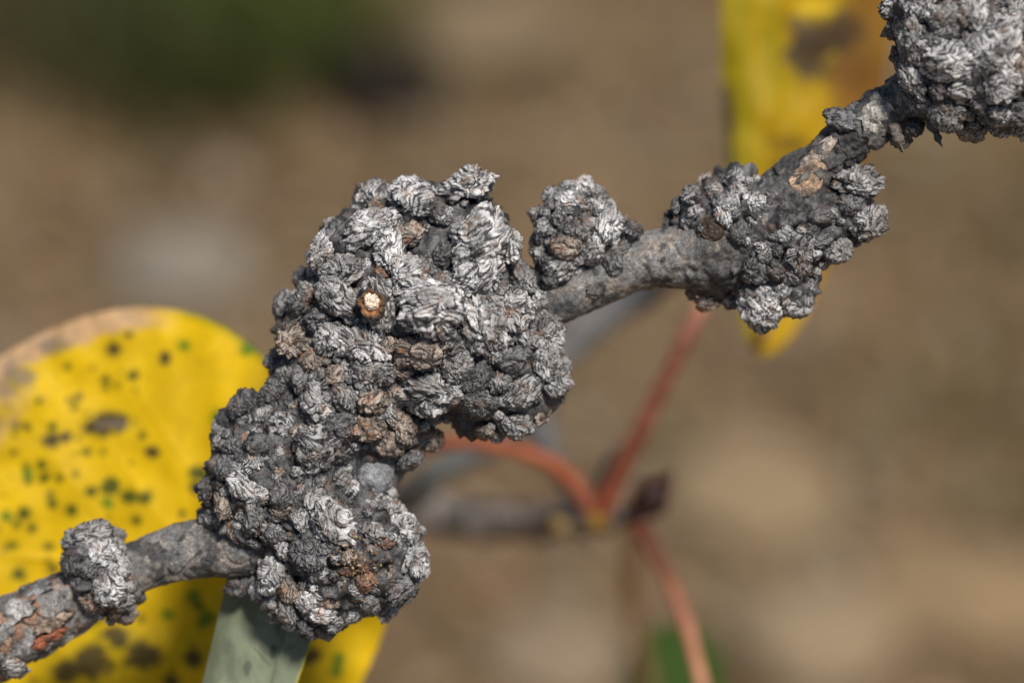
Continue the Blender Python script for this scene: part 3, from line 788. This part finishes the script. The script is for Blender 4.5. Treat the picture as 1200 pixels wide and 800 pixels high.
for t in '''155,440,9d 193,420,8k 215,404,10g 292,408,14g 258,488,12g 178,530,10k 60,500,7d 85,478,6d 30,555,8g 50,560,7d 120,445,7d 130,410,11k 90,465,6k 150,392,7k
125,495,20k 105,500,12k 140,495,12k 58,515,10k 75,512,9k 100,530,8d 28,600,9d 60,590,8d 85,598,8d 8,605,8g 105,575,10d 130,570,11d 150,580,12d 172,582,10d 125,590,9g
235,555,13d 230,570,10k 48,545,6d 18,500,6d 14,640,9d 55,640,8d 95,635,8d 60,668,9k 20,672,10d 110,720,20d 135,745,18k 165,770,26k 110,775,28k 75,790,22k 195,720,9g
350,755,9g 362,772,12k 395,775,9g 392,790,9g 375,745,6g 225,700,11g 240,725,12g 232,710,8d 200,800,12k 225,770,12k 45,470,5d 15,530,5d 70,560,5d 88,555,5d 160,610,6d 190,640,6d 140,640,7d 215,600,5d 36,620,6d 80,690,7d 150,690,6d'''.split():
    a = t[:-1].split(','); SPL.append((float(a[0]), float(a[1]), float(a[2]) * .92, float(a[2]) * gs.uniform(.65, 1.0), {'d': DG, 'k': BK, 'g': GR}[t[-1]], .93))
for _ in range(85):
    x = gs.uniform(-20, 300) ** 1.0; y = gs.uniform(420, 800)
    if gs.random() < .75: x = gs.uniform(-20, 170)
    rr_ = gs.uniform(2, 5); SPL.append((x, y, rr_, rr_ * gs.uniform(.7, 1.2), DG if gs.random() < .6 else BK, .8))
SPL += [(20, 440, 22, 14, GY, .8), (60, 405, 20, 9, GY, .7), (5, 455, 20, 12, GY, .8), (130, 497, 26, 6, GY, .8), (-60, 470, 90, 60, TN, .5)]
OL = [(-150, 560), (-90, 480), (-30, 438), (20, 404), (80, 376), (140, 361), (200, 362), (255, 378), (305, 412), (345, 460), (380, 520), (420, 590), (448, 660), (452, 720), (435, 775), (400, 840), (330, 920), (220, 985), (90, 1010), (-50, 980), (-140, 890), (-185, 780), (-185, 660)]
vl = [((460, 690), (-120, 640), 5, .03)] + [((460 - i * 75, 690 - i * 6), (350 - i * 95, 480 - i * 22 + 20), 3.5, .012) for i in range(5)] + [((460 - i * 75, 690 - i * 6), (340 - i * 90, 900 - i * 5), 3.5, .012) for i in range(5)]
yl, ylp = leaf('yellow_leaf', 'broad yellow leaf peppered with dark spots, its top margin dried tan', OL, (165, 640), 3.5,
    lambda x, y: -.35 * (np.maximum(0, x - 120) / 150) ** 1.5 * sstep(700, 500, y) + .0000065 * ((x - 165) ** 2) * .8 + .0000035 * (y - 600) ** 2 - .0018 * np.maximum(0, 60 - x) , col_left, SPL, 3, vl, 130, 420)
# the left petiole carries this leaf to the blurred node
strand(yl, ylp, [(700, 606, 9.4, 12), (672, 566, 9.4, 11), (640, 540, 9.2, 9), (590, 524, 8.8, 8), (540, 519, 8.2, 8), (480, 530, 6.6, 8), (448, 585, 4.9, 8), (440, 640, 3.9, 7.5), (432, 692, 3.5, 7), (380, 690, 3.5, 5)], (.34, .09, .038), (.20, .07, .04), 'petiole', seed=4)

OR = [(852, -120), (846, -40), (846, 40), (848, 120), (852, 200), (858, 270), (866, 340), (878, 398), (897, 416), (924, 398), (955, 350), (984, 288), (1010, 222), (1030, 150), (1052, 70), (1066, -10), (1064, -100), (1020, -190), (950, -230), (885, -190)]
def col_right(px, py, rad, ang):
    n = fbm(np.stack([px / 50, py / 50, px * 0 + 7], 1), 8, 4)
    c = np.array([.42, .255, .004])[None] * (1 + .18 * n)[:, None]
    ol = sstep(905, 870, px + 10 * n)[:, None] * .75
    c = c * (1 - ol) + np.array([.27, .225, .005]) * ol
    br = (sstep(960, 1010, px + (py - 60) * .08 + 25 * n) * .85)[:, None]
    c = c * (1 - br) + np.array([.20, .09, .02]) * br
    return c
SPR = [(945, 62, 30, 30, (.05, .03, .016), .9), (968, 42, 34, 24, (.055, .033, .017), .9), (998, 30, 22, 26, (.06, .035, .018), .85), (935, 30, 16, 14, (.07, .042, .02), .7), (1000, 75, 26, 16, (.10, .05, .02), .7), (960, 84, 18, 12, (.07, .04, .02), .7), (848, 140, 15, 40, (.05, .035, .02), .9), (850, 190, 13, 20, (.05, .035, .02), .9), (930, 170, 26, 14, (.12, .07, .02), .6), (1015, 95, 36, 40, (.22, .10, .02), .6),  # dark spots on the left margin are edge shadow painted into the blade colour
       (930, 110, 9, 40, (.30, .24, .01), .4), (905, 60, 12, 70, (.26, .25, .01), .5), (880, 350, 20, 30, (.3, .26, .004), .5), (960, 5, 30, 8, (.62, .42, .02), .9), (920, 195, 14, 10, (.08, .05, .02), .9), (990, 15, 14, 10, (.1, .06, .02), .8)]
yr, yrp = leaf('yellow_leaf', 'narrow olive yellow leaf with a brown blotch, behind the thin end of the twig', OR, (945, 100), 8.2,
    lambda x, y: .00008 * (x - 905) ** 2 * .6 + .0012 * np.maximum(0, x - 905), col_right, SPR, 6, [((895, 405), (925, -200), 6, .06)] + [((905 + i, 330 - i * 80), (1000 + i * 12, 250 - i * 90), 4, .03) for i in range(5)], 90, 320, .2)
strand(yr, yrp, [(704, 606, 9.4, 14), (722, 562, 8.8, 12.3), (752, 502, 7.9, 11), (784, 437, 7.0, 10.2), (815, 374, 6.2, 10), (845, 320, 6.2, 10), (885, 340, 7.0, 9), (895, 395, 8.1, 7)], (.52, .13, .06), (.62, .35, .26), 'petiole', seed=5)

OG = [(285, 630), (268, 665), (259, 700), (249, 745), (238, 790), (228, 840), (226, 900), (245, 960), (285, 990), (320, 950), (338, 880), (345, 815), (357, 775), (370, 735), (380, 690), (372, 640), (335, 610)]
def col_green(px, py, rad, ang):
    n = fbm(np.stack([px / 25, py / 60, px * 0 + 3], 1), 9, 4); n2 = pn(np.stack([px / 4, py / 12, px * 0], 1), 4)
    c = np.array([.205, .235, .155])[None] * (1 + .16 * n + .10 * n2)[:, None]
    m = (sstep(.945, .96, rad) * sstep(330, 338, px))[:, None]
    return c * (1 - m) + np.array([.50, .42, .06]) * m
SPG = [(320, 762, 4, 9, (.06, .07, .05), .7), (290, 780, 5, 12, (.07, .08, .055), .6), (326, 735, 4, 9, (.08, .09, .06), .5), (300, 730, 12, 4, (.22, .21, .11), .5), (270, 775, 7, 22, (.10, .11, .075), .4), (285, 720, 16, 20, (.16, .17, .08), .5)]
vg = [((345, 700), (282, 960), 3, .03), ((316, 776), (298, 758), 1.6, .018), ((316, 776), (346, 757), 1.6, .018), ((308, 830), (280, 800), 1.6, .018)]
OG = [(a + (0 if 1 else 0), b) for a, b in OG]
gl, glp = leaf('green_leaf', 'grey green leaf underside with a yellow edge below the largest gall', OG, (318, 790), .45,
    lambda x, y: .0009 * np.maximum(0, 300 - (y - 640) * .25 - x) ** 1.6 * 1.3 + .002 * (x - 300) * 0 + .003 * np.maximum(0, y - 700) * 0, col_green, SPG, 9, vg, 110, 320, .05)
strand(gl, glp, [(352, 625, .5, 5), (362, 590, .5, 5), (380, 560, .3, 6)], (.30, .28, .10), (.30, .2, .1), 'petiole', seed=6)

# lone green leaf far below and its thin stem
OF = [(735, 850), (730, 800), (742, 760), (770, 735), (800, 728), (830, 745), (850, 785), (852, 850), (830, 920), (790, 950), (755, 920)]
def col_far(px, py, rad, ang):
    return np.array([.042, .085, .014])[None] * (1 + .2 * fbm(np.stack([px / 30, py / 30, px * 0], 1), 3, 3))[:, None]
fl, flp = leaf('green_leaf', 'fresh green leaf tip rising out of focus behind the thin red petiole', OF, (792, 830), 20, lambda x, y: .0004 * (x - 792) ** 2 * .4, col_far, [], 12, [((792, 728), (792, 940), 4, .08)], 50, 160)
strand(fl, flp, [(742, 600, 18.5, 9), (741, 660, 19, 9), (744, 720, 19.5, 9), (760, 800, 20.1, 8), (790, 935, 20.2, 7)], (.18, .085, .045), (.2, .12, .05), 'petiole', seed=7)

# ------------------------------------------------------------------ the blurred twig behind, with its node and bud
bt0 = W(P(700, 608, 9.4))
bt = thing('budded_twig', 'blurred grey twig behind the galls ending in a pointed maroon bud', 'twig', bt0)
strand(bt, bt0, [(-150, 900, 21, 26), (100, 750, 20, 26), (260, 650, 18.5, 25), (350, 600, 17.5, 25), (430, 588, 16.5, 24), (490, 598, 15.5, 24), (560, 610, 14, 23), (630, 610, 12, 20), (690, 610, 9.5, 16), (735, 602, 9.3, 12)], (.40, .395, .385), (.22, .17, .13), 'stem', BARK, 140, 40, 11, .05)
strand(bt, bt0, [(735, 604, 9.3, 10), (748, 598, 9.3, 15), (762, 586, 9.3, 21), (774, 572, 9.3, 16), (783, 560, 9.3, 8), (789, 551, 9.3, 1.5)], (.05, .016, .012), (.075, .022, .015), 'bud', PETI, 50, 28, 12, .02)
strand(bt, bt0, [(728, 606, 9.3, 11), (742, 606, 9.2, 11), (752, 600, 9.2, 8)], (.03, .02, .015), (.03, .02, .015), 'bud_scale', PETI, 20, 20, 13, .02)
strand(bt, bt0, [(700, 590, 9.8, 12), (712, 560, 10, 14), (722, 535, 10.1, 10), (728, 520, 10.2, 3)], (.04, .028, .022), (.05, .03, .02), 'bud', PETI, 30, 20, 14, .02)
strand(bt, bt0, [(692, 606, 9.1, 8), (701, 612, 9.05, 10), (712, 610, 9.1, 7)], (.48, .28, .03), (.40, .2, .03), 'leaf_scar', PETI, 20, 20, 15, .02)
strand(bt, bt0, [(650, 610, 9.7, 8), (658, 616, 9.5, 11), (668, 616, 9.5, 7)], (.26, .17, .05), (.24, .15, .05), 'leaf_scar', PETI, 20, 20, 16, .02)
strand(bt, bt0, [(690, 604, 10.5, 4), (620, 596, 13, 4), (540, 592, 15, 4), (470, 582, 16, 4)], (.42, .15, .07), (.40, .16, .08), 'petiole', PETI, 60, 20, 17)
strand(bt, bt0, [(742, 608, 9.2, 10), (758, 632, 9.2, 9.5), (780, 672, 9, 9), (800, 720, 8.6, 8.5), (815, 770, 8.2, 8), (830, 830, 7.8, 7.5), (850, 910, 7.4, 7)], (.36, .10, .05), (.44, .22, .13), 'petiole', PETI, 90, 24, 18)
b20 = W(P(690, 385, 12.7))
b2 = thing('grey_twig', 'pale grey twig slanting out of focus beneath the smooth stretch of the galled twig', 'twig', b20)
strand(b2, b20, [(860, 262, 12.7, 19), (800, 305, 12.7, 19), (745, 348, 12.7, 20), (690, 383, 12.7, 22), (645, 425, 12.6, 18), (632, 480, 12.2, 15), (648, 540, 11.2, 13), (690, 602, 10.2, 10)], (.19, .19, .195), (.12, .115, .11), 'stem', BARK, 140, 40, 21, .05)
b30 = W(P(500, 560, 11.2))
b3 = thing('grey_twig', 'dark grey twig piece slanting behind the notch of the largest gall', 'twig', b30)
strand(b3, b30, [(634, 478, 12.2, 11), (590, 512, 11.8, 12), (545, 537, 11.4, 15), (505, 562, 11.4, 17), (465, 588, 12.5, 18), (425, 596, 14.5, 18), (360, 598, 17, 17)], (.085, .09, .085), (.10, .10, .095), 'stem', BARK, 90, 36, 22, .04)
